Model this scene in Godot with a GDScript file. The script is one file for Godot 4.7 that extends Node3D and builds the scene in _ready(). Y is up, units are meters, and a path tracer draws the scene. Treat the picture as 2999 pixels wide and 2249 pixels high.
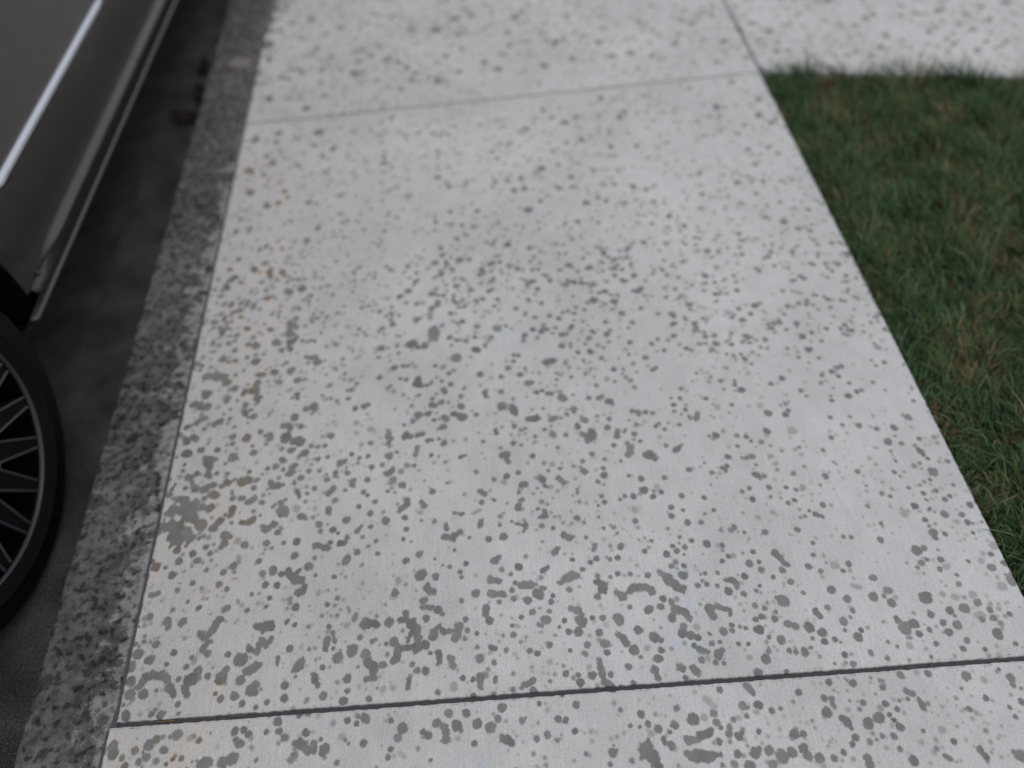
extends Node3D
# A rain-spotted concrete sidewalk beside a parked car and a strip of lawn, seen from standing height.
# World: x to the right across the sidewalk, y up (0 = sidewalk surface), distance ahead = -z. Metres.

const ROAD_Y := -0.155          # road surface, one kerb height below the sidewalk
const KERB_OUT := -0.788        # street edge of the kerb
const JOINT_X := -0.643         # joint between kerb and slabs
const EDGE_X := 0.804           # lawn edge of the sidewalk

var dry_concrete: StandardMaterial3D
var relief: ImageTexture
var rng := RandomNumberGenerator.new()

# ---------------------------------------------------------------- helpers
func at(x: float, y: float, d: float) -> Vector3:
	return Vector3(x, y, -d)

func put(called: String, mesh: Mesh, material: Material, parent: Node = self) -> MeshInstance3D:
	var o := MeshInstance3D.new()
	o.name = called
	o.mesh = mesh
	if material:
		o.material_override = material
	parent.add_child(o, true)
	return o

func thing(called: String, label: String, category: String, group := "") -> Node3D:
	var o := Node3D.new()
	o.name = called
	add_child(o, true)
	tag(o, label, category, group)
	return o

func tag(o: Node, label: String, category: String, group := "") -> void:
	o.set_meta("label", label)
	o.set_meta("category", category)
	if group != "":
		o.set_meta("group", group)

func setting(called: String) -> Node3D:
	var o := Node3D.new()
	o.name = called
	o.set_meta("kind", "structure")
	add_child(o, true)
	return o

func start() -> SurfaceTool:
	var st := SurfaceTool.new()
	st.begin(Mesh.PRIMITIVE_TRIANGLES)
	st.set_smooth_group(0)
	return st

func done(st: SurfaceTool) -> ArrayMesh:
	st.generate_normals()
	return st.commit()

func tri(st: SurfaceTool, a: Vector3, b: Vector3, c: Vector3) -> void:
	st.add_vertex(a)
	st.add_vertex(b)
	st.add_vertex(c)

# rows of points, each row as long as the others
func sheet(st: SurfaceTool, rows: Array, flip := false) -> void:
	for r in rows.size() - 1:
		var p: PackedVector3Array = rows[r]
		var q: PackedVector3Array = rows[r + 1]
		for k in p.size() - 1:
			if flip:
				tri(st, p[k], q[k], q[k + 1])
				tri(st, p[k], q[k + 1], p[k + 1])
			else:
				tri(st, p[k], q[k + 1], q[k])
				tri(st, p[k], p[k + 1], q[k + 1])

func tube(st: SurfaceTool, path: PackedVector3Array, radius: float, sides := 6) -> void:
	var rows := []
	for i in path.size():
		var t := (path[mini(i + 1, path.size() - 1)] - path[maxi(i - 1, 0)]).normalized()
		var u := t.cross(Vector3(0.3, 0.9, 0.2)).normalized()
		var v := t.cross(u)
		var row := PackedVector3Array()
		for k in sides + 1:
			var a := TAU * k / sides
			row.append(path[i] + (u * cos(a) + v * sin(a)) * radius)
		rows.append(row)
	sheet(st, rows)

func box(st: SurfaceTool, lo: Vector3, hi: Vector3) -> void:
	st.set_smooth_group(-1)
	var c := []
	for k in 8:
		c.append(Vector3(hi.x if k & 1 else lo.x, hi.y if k & 2 else lo.y, hi.z if k & 4 else lo.z))
	for f in [[0, 2, 3, 1], [4, 5, 7, 6], [0, 4, 6, 2], [1, 3, 7, 5], [2, 6, 7, 3], [0, 1, 5, 4]]:
		tri(st, c[f[0]], c[f[1]], c[f[2]])
		tri(st, c[f[0]], c[f[2]], c[f[3]])
	st.set_smooth_group(0)

func noise(seed_: int, wavelength_px: float, octaves := 3, kind := FastNoiseLite.TYPE_SIMPLEX_SMOOTH) -> FastNoiseLite:
	var n := FastNoiseLite.new()
	n.seed = seed_
	n.noise_type = kind
	n.frequency = 1.0 / wavelength_px
	n.fractal_octaves = octaves
	return n

func grey(n: FastNoiseLite, w: int, h: int) -> PackedByteArray:
	return n.get_image(w, h, false, false, false).get_data()

# streaks that run along the rows' direction: noise drawn short and pulled long
func streaks(seed_: int, w: int, h: int, wavelength_px: float, pull: int) -> PackedByteArray:
	var im := noise(seed_, wavelength_px, 2).get_image(w, maxi(4, h / pull), false, false, false)
	im.resize(w, h, Image.INTERPOLATE_BILINEAR)
	return im.get_data()

func plain(color: Color, rough: float, metal := 0.0) -> StandardMaterial3D:
	var m := StandardMaterial3D.new()
	m.albedo_color = color
	m.roughness = rough
	m.metallic = metal
	return m

# ---------------------------------------------------------------- concrete
# An outline (x, distance) becomes a slab: rounded, slightly worn edge, sides going down.
func slab_mesh(outline: PackedVector2Array, lip: float, deep: float, worn: float, seed_: int, rect: Rect2, lip_left := -1.0, top_y := 0.0) -> ArrayMesh:
	var n := FastNoiseLite.new()
	n.seed = seed_
	n.frequency = 75.0
	n.fractal_octaves = 3
	var pts := PackedVector2Array()
	var inward := PackedVector2Array()
	for i in outline.size():
		var a := outline[i]
		var b := outline[(i + 1) % outline.size()]
		var steps := maxi(1, int(a.distance_to(b) / 0.005))
		for k in steps:
			var p := a.lerp(b, float(k) / steps)
			var away := (b - a).normalized().orthogonal()
			if k > 0:
				p += away * n.get_noise_2d(p.x, p.y) * worn
			else:
				away = (away + (a - outline[(i - 1 + outline.size()) % outline.size()]).normalized().orthogonal()).normalized()
			pts.append(p)
			inward.append(away)
	var count := pts.size()
	var twice := 0.0
	for i in count:
		twice += pts[i].cross(pts[(i + 1) % count])
	if twice < 0.0:
		pts.reverse()
		inward.reverse()
	for i in count:
		# towards the inside, whichever way the outline was drawn
		var run := (pts[(i + 2) % count] - pts[(i - 2 + count) % count]).normalized()
		if inward[i].dot(Vector2(-run.y, run.x)) < 0.0:
			inward[i] = -inward[i]
	var st := start()
	var rings := []
	var uvs := []
	for step in 6:
		var ring := PackedVector3Array()
		for i in count + 1:
			var k := i % count
			var r := lip
			if lip_left > 0.0 and absf(pts[k].x - rect.position.x) < 0.02:
				r = lip_left * (1.0 + 0.5 * n.get_noise_2d(pts[k].x + 9.0, pts[k].y))
			var p := pts[k]
			var y := -deep
			if step > 0:
				var a := PI / 2 * (step - 1) / 4.0
				p += inward[k] * r * (1.0 - cos(a))
				y = -r * (1.0 - sin(a))
			ring.append(at(p.x, y + top_y, p.y))
		rings.append(ring)
	var uv := func(v: Vector3) -> Vector2: return Vector2((v.x - rect.position.x) / rect.size.x, (-v.z - rect.position.y) / rect.size.y)
	var vert := func(s: int, i: int) -> void:
		var a := PI / 2 * (maxi(s, 1) - 1) / 4.0
		var away := -inward[i % count]
		st.set_normal(Vector3(away.x * cos(a), sin(a), -away.y * cos(a)))
		st.set_uv(uv.call(rings[s][i]))
		st.add_vertex(rings[s][i])
	for s in 5:
		for i in count:
			for q in [[s, i], [s + 1, i], [s + 1, i + 1], [s, i], [s + 1, i + 1], [s, i + 1]]:
				(vert as Callable).call(q[0], q[1])
	var inner := PackedVector2Array()
	for i in count:
		inner.append(Vector2(rings[5][i].x, -rings[5][i].z))
	var idx := Geometry2D.triangulate_polygon(inner)
	for k in idx.size() / 3:
		for j in [0, 2, 1]:
			(vert as Callable).call(5, idx[k * 3 + j])
	st.generate_tangents()
	return st.commit()

func along_zero(a: Vector2, b: Vector2) -> bool:
	return a.distance_squared_to(b) < 1.0

# The colour of a piece of concrete lying at rect (metres): grain, broom lines, stains and the drops of rain on it.
func concrete(rect: Rect2, w: int, h: int, seed_: int, dirty_kerb := false) -> StandardMaterial3D:
	var mmx := rect.size.x * 1000.0 / w
	var mmy := rect.size.y * 1000.0 / h
	var ppm := w / rect.size.x
	var cloud := grey(noise(seed_, 0.42 * ppm, 4), w, h)
	var patch := grey(noise(seed_ + 1, 0.055 * ppm, 3), w, h)
	var grain := grey(noise(seed_ + 2, 0.0042 * ppm, 3), w, h)
	var broom := streaks(seed_ + 3, w, h, 0.0045 * ppm, 18)
	var lump := grey(noise(seed_ + 4, 0.021 * ppm, 2), w, h)
	# wet = how much rain each texel holds
	var wet := PackedByteArray()
	wet.resize(w * h)
	var x0 := rect.position.x * 1000.0
	var d0 := rect.position.y * 1000.0
	var drops := PackedFloat32Array()      # x, d, x, d, r, strength, softness
	for list in [round_drops_a(), round_drops_b(), round_drops_c()]:
		for i in range(0, list.size(), 3):
			drops.append_array([list[i], list[i + 1], list[i], list[i + 1], absi(list[i + 2]), 0.45 if list[i + 2] < 0 else 1.0])
	var scatter := RandomNumberGenerator.new()
	scatter.seed = 31
	for list in [long_drops_a(), long_drops_b()]:
		for i in range(0, list.size(), 5):
			var a := Vector2(list[i], list[i + 1])
			var b := Vector2(list[i + 2], list[i + 3])
			var size := absf(list[i + 4])
			var amount := 0.45 if list[i + 4] < 0 else 1.0
			if a.distance_to(b) > 2.6 * size and list[i + 1] > 600:
				var beads := int(a.distance_to(b) / (1.35 * size)) + 1
				for j in beads + 1:
					if list[i + 1] > 1000 and scatter.randf() < 0.4:
						continue
					var loose := 0.45 if list[i + 1] < 1000 else 1.1
					var p := a.lerp(b, float(j) / beads) + Vector2(scatter.randfn(0.0, loose), scatter.randfn(0.0, loose * 1.2)) * size
					var s := size * scatter.randf_range(0.65, 1.2)
					drops.append_array([p.x, p.y, p.x, p.y, s, amount])
			else:
				drops.append_array([a.x, a.y, b.x, b.y, size, amount])
	var r := RandomNumberGenerator.new()
	r.seed = 900 + seed_
	var few := noise(77, 0.3, 2)
	var area := rect.size.x * rect.size.y
	for i in int(area * 2600):
		var p := Vector2(x0 + r.randf() * rect.size.x * 1000.0, d0 + r.randf() * rect.size.y * 1000.0)
		if few.get_noise_2d(p.x * 0.001, p.y * 0.001) + r.randf_range(-0.5, 0.5) < -0.1:
			continue
		var size := 1.3 + 2.8 * pow(r.randf(), 2.0)
		drops.append_array([p.x, p.y, p.x, p.y, size, r.randf_range(0.2, 0.8)])
	# drops too small or too far to have been counted
	for i in int(area * 1250):
		var p := Vector2(x0 + r.randf() * rect.size.x * 1000.0, d0 + r.randf() * rect.size.y * 1000.0)
		var chance := 0.12 + clampf((p.y - 500.0) / 900.0, 0.0, 0.7) + (0.25 if p.x < -250.0 else 0.0)
		if few.get_noise_2d(p.x * 0.0014 + 3.0, p.y * 0.0014) * 0.7 + r.randf() > chance:
			continue
		drops.append_array([p.x, p.y, p.x, p.y, r.randf_range(2.4, 5.2), r.randf_range(0.7, 1.0)])
	# drops that have nearly dried
	for i in int(area * 320):
		var p := Vector2(x0 + r.randf() * rect.size.x * 1000.0, d0 + r.randf() * rect.size.y * 1000.0)
		if few.get_noise_2d(p.x * 0.0012 + 7.0, p.y * 0.0012) + r.randf_range(-0.5, 0.5) < (0.32 if p.y < 900.0 and p.x > -300.0 else -0.15):
			continue
		var q := p + Vector2(r.randf_range(-9, 9), r.randf_range(-9, 9)) * (1.0 if r.randf() < 0.35 else 0.0)
		drops.append_array([p.x, p.y, q.x, q.y, r.randf_range(2.8, 6.0), r.randf_range(0.3, 0.85)])
	# where the list of drops ends, more of the same rain
	var beyond := int(area * 420)
	for i in beyond:
		var p := Vector2(x0 + r.randf() * rect.size.x * 1000.0, d0 + r.randf() * rect.size.y * 1000.0)
		var seen := p.x > -650 and p.y > 150 and p.y < 2380 and p.x < 800
		if seen and p.y < 1950 and p.x < 790:
			continue
		var q := p + Vector2(r.randf_range(-12, 12), r.randf_range(-12, 12)) * (1.0 if r.randf() < 0.3 else 0.0)
		drops.append_array([p.x, p.y, q.x, q.y, r.randf_range(3.5, 9.5), 0.45 if r.randf() < 0.3 else 1.0])
	if dirty_kerb:
		for i in int(area * 2400):
			var p := Vector2(x0 + r.randf() * rect.size.x * 1000.0, d0 + r.randf() * rect.size.y * 1000.0)
			drops.append_array([p.x, p.y, p.x + r.randf_range(-4, 4), p.y + r.randf_range(-4, 4), 2.0 + 4.0 * pow(r.randf(), 2.0), r.randf_range(0.25, 0.75)])
	for i in range(0, drops.size(), 6):
		var a := Vector2(drops[i] - x0, drops[i + 1] - d0)
		var b := Vector2(drops[i + 2] - x0, drops[i + 3] - d0)
		var rad := drops[i + 4] * (0.94 if drops[i + 1] < 600.0 else 1.06 if drops[i + 1] < 1250.0 else 0.88)
		var amount := drops[i + 5]
		var wobble := 0.0026 if along_zero(a, b) else 0.0055
		if amount == 1.0:
			amount = r.randf_range(0.84, 1.0)
		var soft := 0.8 if amount > 0.83 else 1.7
		var reach := rad * 1.5 + 2.5
		var c0 := maxi(0, int((minf(a.x, b.x) - reach) / mmx))
		var c1 := mini(w - 1, int((maxf(a.x, b.x) + reach) / mmx))
		var r0 := maxi(0, int((minf(a.y, b.y) - reach) / mmy))
		var r1 := mini(h - 1, int((maxf(a.y, b.y) + reach) / mmy))
		if c1 < c0 or r1 < r0:
			continue
		var ab := b - a
		var along := maxf(ab.length_squared(), 0.0001)
		for row in range(r0, r1 + 1):
			var y := (row + 0.5) * mmy
			for col in range(c0, c1 + 1):
				var p := Vector2((col + 0.5) * mmx, y)
				var t := clampf((p - a).dot(ab) / along, 0.0, 1.0)
				var k := row * w + col
				var edge := rad * (1.0 + (lump[k] - 128) * wobble) + (grain[k] - 128) * 0.014 - p.distance_to(a + ab * t)
				if edge > -soft:
					var v := int(255.0 * amount * minf(1.0, (edge + soft) / (2.0 * soft)))
					if v > wet[k]:
						wet[k] = v
	var out := PackedByteArray()
	out.resize(w * h * 3)
	var k := 0
	for row in h:
		var d := d0 + (row + 0.5) * mmy
		for col in w:
			var x := x0 + (col + 0.5) * mmx
			var v := 186.0 + (cloud[k] - 128) * 0.085 + (patch[k] - 128) * 0.045 + (grain[k] - 128) * 0.11 + (broom[k] - 128) * 0.045
			if grain[k] < 42:
				v -= 16.0
			var red := v
			var green := v + 0.6
			var blue := v + 0.6
			var rusty := 0.0
			# rust-tan stains beside the kerb joint
			if x < -420.0 and cloud[k] > 100 and not dirty_kerb and d < 1700.0:
				var tan_ := clampf(0.35 + (patch[k] - 128) * 0.013 + (lump[k] - 128) * 0.004, 0.0, 1.0) * clampf((cloud[k] - 100) * 0.025, 0.0, 1.0) * clampf((-420.0 - x) / 90.0, 0.0, 1.0)
				rusty = tan_
				red += 2.0 * tan_
				green -= 5.0 * tan_
				blue -= 10.0 * tan_
			elif d > 1700.0 and x < -520.0:
				var grime := clampf((-668.0 + (d - 1700.0) * 0.085 + (patch[k] - 128) * 0.5 + (lump[k] - 128) * 0.12 - x) / 14.0, 0.0, 1.0)
				red = lerpf(red, 100.0, grime * 0.85)
				green = lerpf(green, 98.0, grime * 0.85)
				blue = lerpf(blue, 98.0, grime * 0.85)
			if dirty_kerb:
				# street grime: pale concrete only in patches beside the joint
				var clean := clampf((x + 676.0 + (patch[k] - 128) * 0.42 + (lump[k] - 128) * 0.22 + (grain[k] - 128) * 0.16 - maxf(0.0, d - 1300.0) * 0.06) / 44.0, 0.0, 0.38)
				var grit := 92.0 + (cloud[k] - 128) * 0.12 + (patch[k] - 128) * 0.16 + (lump[k] - 128) * 0.13 + (grain[k] - 128) * 0.17
				if lump[k] < 88:
					grit -= 26.0 * minf(1.0, (88 - lump[k]) * 0.08)
				red = lerpf(grit, red, clean)
				green = lerpf(grit - 0.5, green, clean)
				blue = lerpf(grit - 0.5, blue, clean)
			var s := wet[k] / 255.0
			if s > 0.0:
				s *= 1.0 + (patch[k] - 128) * 0.0018 + (grain[k] - 128) * 0.0012
				if dirty_kerb:
					s *= 0.95
				red *= 1.0 - (0.378 - 0.02 * rusty) * s
				green *= 1.0 - 0.385 * s
				blue *= 1.0 - (0.402 + 0.03 * rusty) * s
			out[k * 3] = clampi(int(red), 0, 255)
			out[k * 3 + 1] = clampi(int(green), 0, 255)
			out[k * 3 + 2] = clampi(int(blue), 0, 255)
			k += 1
	# faint smudges of blue chalk
	for q in [[272, 452, 20], [277, 402, 18], [240, 344, 20], [269, 331, 14], [131, 295, 17], [-92, 196, 19], [31, 1009, 14], [96, 1006, 12], [176, 1194, 10], [14, 974, 15], [284, 1224, 12], [678, 1540, 12]]:
		for row in range(maxi(0, int((q[1] - q[2] - d0) / mmy)), mini(h, int((q[1] + q[2] - d0) / mmy))):
			for col in range(maxi(0, int((q[0] - 1.6 * q[2] - x0) / mmx)), mini(w, int((q[0] + 1.6 * q[2] - x0) / mmx))):
				var far: float = Vector2(((col + 0.5) * mmx + x0 - q[0]) / 1.6, (row + 0.5) * mmy + d0 - q[1]).length() / q[2]
				var j := row * w + col
				var m_: float = clampf((1.0 - far) * 1.3, 0.0, 1.0) * clampf((lump[j] - 105) * 0.02 + (grain[j] - 128) * 0.006, 0.0, 1.0)
				out[j * 3] = clampi(int(out[j * 3] - 8.0 * m_), 0, 255)
				out[j * 3 + 1] = clampi(int(out[j * 3 + 1] - 3.0 * m_), 0, 255)
				out[j * 3 + 2] = clampi(int(out[j * 3 + 2] + 5.0 * m_), 0, 255)
	var im := Image.create_from_data(w, h, false, Image.FORMAT_RGB8, out)
	im.generate_mipmaps()
	var m := StandardMaterial3D.new()
	m.albedo_texture = ImageTexture.create_from_image(im)
	m.roughness = 0.88
	m.metallic_specular = 0.35
	m.normal_enabled = true
	m.normal_texture = relief
	m.normal_scale = 0.35
	if dirty_kerb:
		var bump := Image.create_from_data(w, h, false, Image.FORMAT_L8, grain)
		bump.convert(Image.FORMAT_RGBA8)
		bump.bump_map_to_normal_map(2.5)
		m.normal_texture = ImageTexture.create_from_image(bump)
	return m

func kerb_inner(d: float) -> float:     # the joint steps 8 mm sideways where two pours met
	return JOINT_X - 0.0030 - 0.0080 * clampf((0.325 - d) / 0.05, 0.0, 1.0)

func kerb_mesh(rect: Rect2, print_: Rect2) -> ArrayMesh:
	var n := FastNoiseLite.new()
	n.seed = 61
	n.frequency = 28.0
	n.fractal_octaves = 4
	var st := start()
	var rows := []
	for i in 651:
		var d := rect.position.y + rect.size.y * i / 650.0
		var out := KERB_OUT + n.get_noise_2d(d, 0.0) * 0.0013
		var lip := 0.010 + n.get_noise_2d(d, 5.0) * 0.004
		var inn := kerb_inner(d) + n.get_noise_2d(d, 9.0) * 0.0008
		var row := PackedVector3Array([at(out - 0.004, -0.32, d), at(out, -lip * 1.4, d)])
		for k in [0.3, 0.6, 0.85]:
			row.append(at(out + lip * (1.0 - cos(PI / 2 * k)), -lip * 1.4 * (1.0 - sin(PI / 2 * k)), d))
		for k in 13:
			var x := lerpf(out + lip, inn - 0.003, k / 12.0)
			row.append(at(x, n.get_noise_2d(x * 2.0, d * 2.0 + 40.0) * 0.0012, d))
		row.append(at(inn - 0.001, -0.001, d))
		row.append(at(inn, -0.003, d))
		row.append(at(inn, -0.1, d))
		rows.append(row)
	for r in 650:
		var p: PackedVector3Array = rows[r]
		var q: PackedVector3Array = rows[r + 1]
		for k in p.size() - 1:
			for v in [p[k], q[k + 1], p[k + 1], p[k], q[k], q[k + 1]]:
				st.set_uv(Vector2((v.x - print_.position.x) / print_.size.x, (-v.z - print_.position.y) / print_.size.y))
				st.add_vertex(v)
	st.generate_normals()
	st.generate_tangents()
	return st.commit()

func make_relief() -> ImageTexture:
	var w := 1536
	var a := streaks(501, w, w, 5.0, 18)
	var b := grey(noise(502, 4.5, 3), w, w)
	var c := grey(noise(503, 40.0, 2), w, w)
	var out := PackedByteArray()
	out.resize(w * w)
	for k in w * w:
		out[k] = clampi(int(a[k] * 0.22 + b[k] * 0.58 + c[k] * 0.2), 0, 255)
	var im := Image.create_from_data(w, w, false, Image.FORMAT_L8, out)
	im.convert(Image.FORMAT_RGBA8)
	im.bump_map_to_normal_map(5.0)
	return ImageTexture.create_from_image(im)

func asphalt() -> StandardMaterial3D:
	var w := 1024
	var n := grey(noise(601, 5.0, 3), w, w)
	var p := grey(noise(602, 160.0, 3), w, w)
	var out := PackedByteArray()
	out.resize(w * w * 3)
	for k in w * w:
		var v := 60.0 + (n[k] - 128) * 0.34 + (p[k] - 128) * 0.20
		if n[k] > 200:
			v += 22.0
		out[k * 3] = int(v)
		out[k * 3 + 1] = int(v - 1.0)
		out[k * 3 + 2] = int(v - 1.0)
	var m := StandardMaterial3D.new()
	m.albedo_texture = ImageTexture.create_from_image(Image.create_from_data(w, w, false, Image.FORMAT_RGB8, out))
	var bump := Image.create_from_data(w, w, false, Image.FORMAT_L8, n)
	bump.convert(Image.FORMAT_RGBA8)
	bump.bump_map_to_normal_map(6.0)
	m.normal_enabled = true
	m.normal_texture = ImageTexture.create_from_image(bump)
	m.normal_scale = 1.0
	m.roughness = 0.9
	m.uv1_triplanar = true
	m.uv1_world_triplanar = true
	m.uv1_scale = Vector3.ONE * 1.0
	return m

func soil() -> StandardMaterial3D:
	var w := 512
	var n := grey(noise(611, 9.0, 4), w, w)
	var out := PackedByteArray()
	out.resize(w * w * 3)
	for k in w * w:
		var v := 58.0 + (n[k] - 128) * 0.35
		out[k * 3] = int(v + 6.0)
		out[k * 3 + 1] = int(v)
		out[k * 3 + 2] = int(v - 12.0)
	var m := StandardMaterial3D.new()
	m.albedo_texture = ImageTexture.create_from_image(Image.create_from_data(w, w, false, Image.FORMAT_RGB8, out))
	m.roughness = 1.0
	m.uv1_triplanar = true
	m.uv1_world_triplanar = true
	m.uv1_scale = Vector3.ONE * 2.5
	return m

func quad_outline(xa: float, da: float, xb: float, db: float, dc: float, dd: float, xc: float, xd: float) -> PackedVector2Array:
	return PackedVector2Array([Vector2(xa, da), Vector2(xb, db), Vector2(xc, dc), Vector2(xd, dd)])

func build_pavement(earth: Material) -> void:
	var st := start()
	box(st, at(-300, ROAD_Y - 0.3, -300), at(300, ROAD_Y - 0.05, 300))
	var g := put("ground", done(st), plain(Color(0.25, 0.26, 0.2), 1.0))
	g.set_meta("kind", "structure")
	st = start()
	box(st, at(-7.5, ROAD_Y - 0.04, -60), at(KERB_OUT + 0.02, ROAD_Y, 60))
	var road := put("road", done(st), asphalt())
	road.set_meta("kind", "structure")

	var walk := setting("sidewalk")
	var gaps := [0.0036, 0.0036, 0.0030, 0.0032, 0.003]
	# near and far joints are not quite square to the kerb
	var rows := [[-1.27, -1.30], [0.3005, 0.2660], [1.848, 1.880], [3.40, 3.43], [4.95, 4.98]]
	for i in 4:
		var lx := JOINT_X + 0.003 - (0.009 if i == 0 else 0.0)
		var o := quad_outline(lx, rows[i][0] + gaps[i], EDGE_X, rows[i][1] + gaps[i], rows[i + 1][1] - gaps[i + 1], rows[i + 1][0] - gaps[i + 1], EDGE_X, lx)
		var d0: float = minf(rows[i][0], rows[i][1])
		var rect := Rect2(-0.66, d0, 1.47, maxf(rows[i + 1][0], rows[i + 1][1]) - d0)
		var px := [1536, 1536, 1152, 512][i] as int
		put("slab", slab_mesh(o, 0.003, 0.1, 0.0014, 40 + i, rect), concrete(rect, px, px, 100 + 10 * i), walk)
	var bed := start()
	box(bed, at(JOINT_X + 0.004, -0.09, -1.3), at(EDGE_X - 0.02, -0.0085, 4.9))
	box(bed, at(JOINT_X - 0.03, -0.09, -1.3), at(JOINT_X + 0.0035, -0.0042, 3.9))
	put("joint_dirt", done(bed), plain(Color(0.32, 0.32, 0.34), 1.0), walk)

	var path := setting("front_walk")
	var edge := PackedVector2Array([Vector2(0.8115, 4.0), Vector2(0.8115, 1.925), Vector2(0.822, 1.900), Vector2(0.838, 1.882), Vector2(0.862, 1.870), Vector2(0.9, 1.863),
		Vector2(0.96, 1.854), Vector2(1.494, 1.747), Vector2(2.4, 1.57), Vector2(4.2, 1.2), Vector2(4.2, 4.0)])
	var prect := Rect2(0.80, 1.2, 3.4, 2.8)
	put("slab", slab_mesh(edge, 0.006, 0.1, 0.003, 51, prect), concrete(prect, 1536, 1280, 171), path)
	var under := start()
	box(under, at(0.79, -0.09, 1.95), at(0.83, -0.012, 3.9))
	put("joint_dirt", done(under), plain(Color(0.32, 0.32, 0.34), 1.0), path)

	var kerb := setting("kerb")
	var krect := Rect2(KERB_OUT, -1.3, 0.145, 5.2)
	var ksheet := Rect2(KERB_OUT, -0.15, 0.145, 3.1)
	put("kerb_stone", kerb_mesh(krect, ksheet), concrete(ksheet, 96, 2048, 181, true), kerb)

	st = start()
	box(st, at(EDGE_X + 0.006, -0.3, -0.85), at(9.0, -0.034, 1.95))
	var bank := put("lawn_soil", done(st), earth)
	bank.set_meta("kind", "structure")

# ---------------------------------------------------------------- grass
func walk_edge(x: float) -> float:      # distance of the front walk's lawn edge
	if x < 0.9:
		return 1.868 + maxf(0.0, 0.862 - x) * 0.9
	return 1.863 - (x - 0.9) * 0.1975

func build_lawn() -> void:
	rng.seed = 4242
	var clump := noise(701, 0.11, 2)
	var sway := noise(702, 0.16, 2)
	var bare := noise(703, 0.17, 3)
	var v := PackedVector3Array()
	var nn := PackedVector3Array()
	var col := PackedColorArray()
	var idx := PackedInt32Array()
	var count := 0
	while count < 120000:
		var x := EDGE_X + 0.007 + pow(rng.randf(), 1.25) * 1.75
		var d := rng.randf_range(-0.8, 1.93)
		if d > walk_edge(x) - 0.003 or (x < EDGE_X + 0.016 and rng.randf() < 0.5):
			continue
		count += 1
		var c := clump.get_noise_2d(x, d)
		var thin := bare.get_noise_2d(x, d)
		var dead := rng.randf() < (0.22 + clampf(thin * 1.5, -0.14, 0.5))
		var tall := rng.randf_range(0.036, 0.068) * (1.0 + 0.5 * c)
		if x < EDGE_X + 0.04:
			tall *= 0.62
		if d > walk_edge(x) - 0.05 and x > 0.9:
			tall *= 1.5
		if dead:
			tall *= 0.75
		if rng.randf() < 0.05:
			tall *= 1.35
		var wide := rng.randf_range(0.0013, 0.0027)
		var heading := PI * 0.6 + sway.get_noise_2d(x, d) * 1.8 + rng.randfn(0.0, 0.6)
		if x < EDGE_X + 0.05:
			heading = rng.randfn(0.9, 0.75) if rng.randf() > 0.05 else rng.randfn(2.7, 0.4)
		var lean := clampf(rng.randfn(0.6 if not dead else 0.85, 0.26), 0.08, 1.25)
		var dir := Vector3(cos(heading), 0, -sin(heading))
		var side := Vector3(-dir.z, 0, dir.x).rotated(Vector3.UP, rng.randf_range(-0.9, 0.9))
		var base := at(x, -0.034 - 0.002, d)
		var color: Color
		if dead:
			color = Color(0.10, 0.082, 0.045).lerp(Color(0.34, 0.28, 0.15), pow(rng.randf(), 2.0)) * rng.randf_range(0.4, 1.1)
		else:
			color = Color(0.020, 0.052, 0.017).lerp(Color(0.070, 0.115, 0.052), rng.randf()) * rng.randf_range(0.45, 1.6)
			if rng.randf() < 0.13:
				color = Color(0.10, 0.145, 0.088) * rng.randf_range(0.8, 1.35)
			elif rng.randf() < 0.07:
				color = Color(0.12, 0.135, 0.05) * rng.randf_range(0.7, 1.1)
		var first := v.size()
		for s in 4:
			var t := s / 3.0
			var p := base + Vector3.UP * tall * (t - 0.42 * lean * t * t) + dir * tall * lean * t * t * 0.95 + dir * tall * 0.15 * t
			var tang := (Vector3.UP * (1.0 - 0.84 * lean * t) + dir * (1.9 * lean * t + 0.15)).normalized()
			var nrm := side.cross(tang).normalized()
			var half := wide * (1.0 - pow(t, 1.7) * 0.98)
			if s < 3:
				v.append(p - side * half)
				v.append(p + side * half)
				nn.append(nrm)
				nn.append(nrm)
				col.append(color)
				col.append(color)
			else:
				v.append(p)
				nn.append(nrm)
				col.append(color)
		for q in [0, 2, 1, 1, 2, 3, 2, 4, 3, 3, 4, 5, 4, 6, 5]:
			idx.append(first + q)
	var arrays := []
	arrays.resize(Mesh.ARRAY_MAX)
	arrays[Mesh.ARRAY_VERTEX] = v
	arrays[Mesh.ARRAY_NORMAL] = nn
	arrays[Mesh.ARRAY_COLOR] = col
	arrays[Mesh.ARRAY_INDEX] = idx
	var mesh := ArrayMesh.new()
	mesh.add_surface_from_arrays(Mesh.PRIMITIVE_TRIANGLES, arrays)
	var m := StandardMaterial3D.new()
	m.vertex_color_use_as_albedo = true
	m.roughness = 0.55
	m.metallic_specular = 0.22
	m.cull_mode = BaseMaterial3D.CULL_DISABLED
	m.backlight_enabled = true
	m.backlight = Color(0.12, 0.16, 0.05)
	var o := put("lawn_grass", mesh, m)
	o.set_meta("kind", "stuff")
	tag(o, "dense mown green lawn with brown dead blades beside the sidewalk", "grass")

# ---------------------------------------------------------------- car
# Car space: x outward to the kerb, y up from the road, z = -(distance ahead of the rear axle).
const AXLE_Y := 0.328
const WHEELBASE := 2.72
var side_y := PackedFloat32Array([0.292, 0.2945, 0.298, 0.302, 0.3045, 0.307, 0.311, 0.319, 0.345, 0.38, 0.43, 0.487, 0.55, 0.65, 0.75, 0.85, 0.93])
var side_o := PackedFloat32Array([-0.048, -0.031, -0.0262, -0.0250, -0.0262, -0.0300, -0.0368, -0.0385, -0.0380, -0.034, -0.027, -0.022, -0.020, -0.024, -0.035, -0.055, -0.085])

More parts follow.
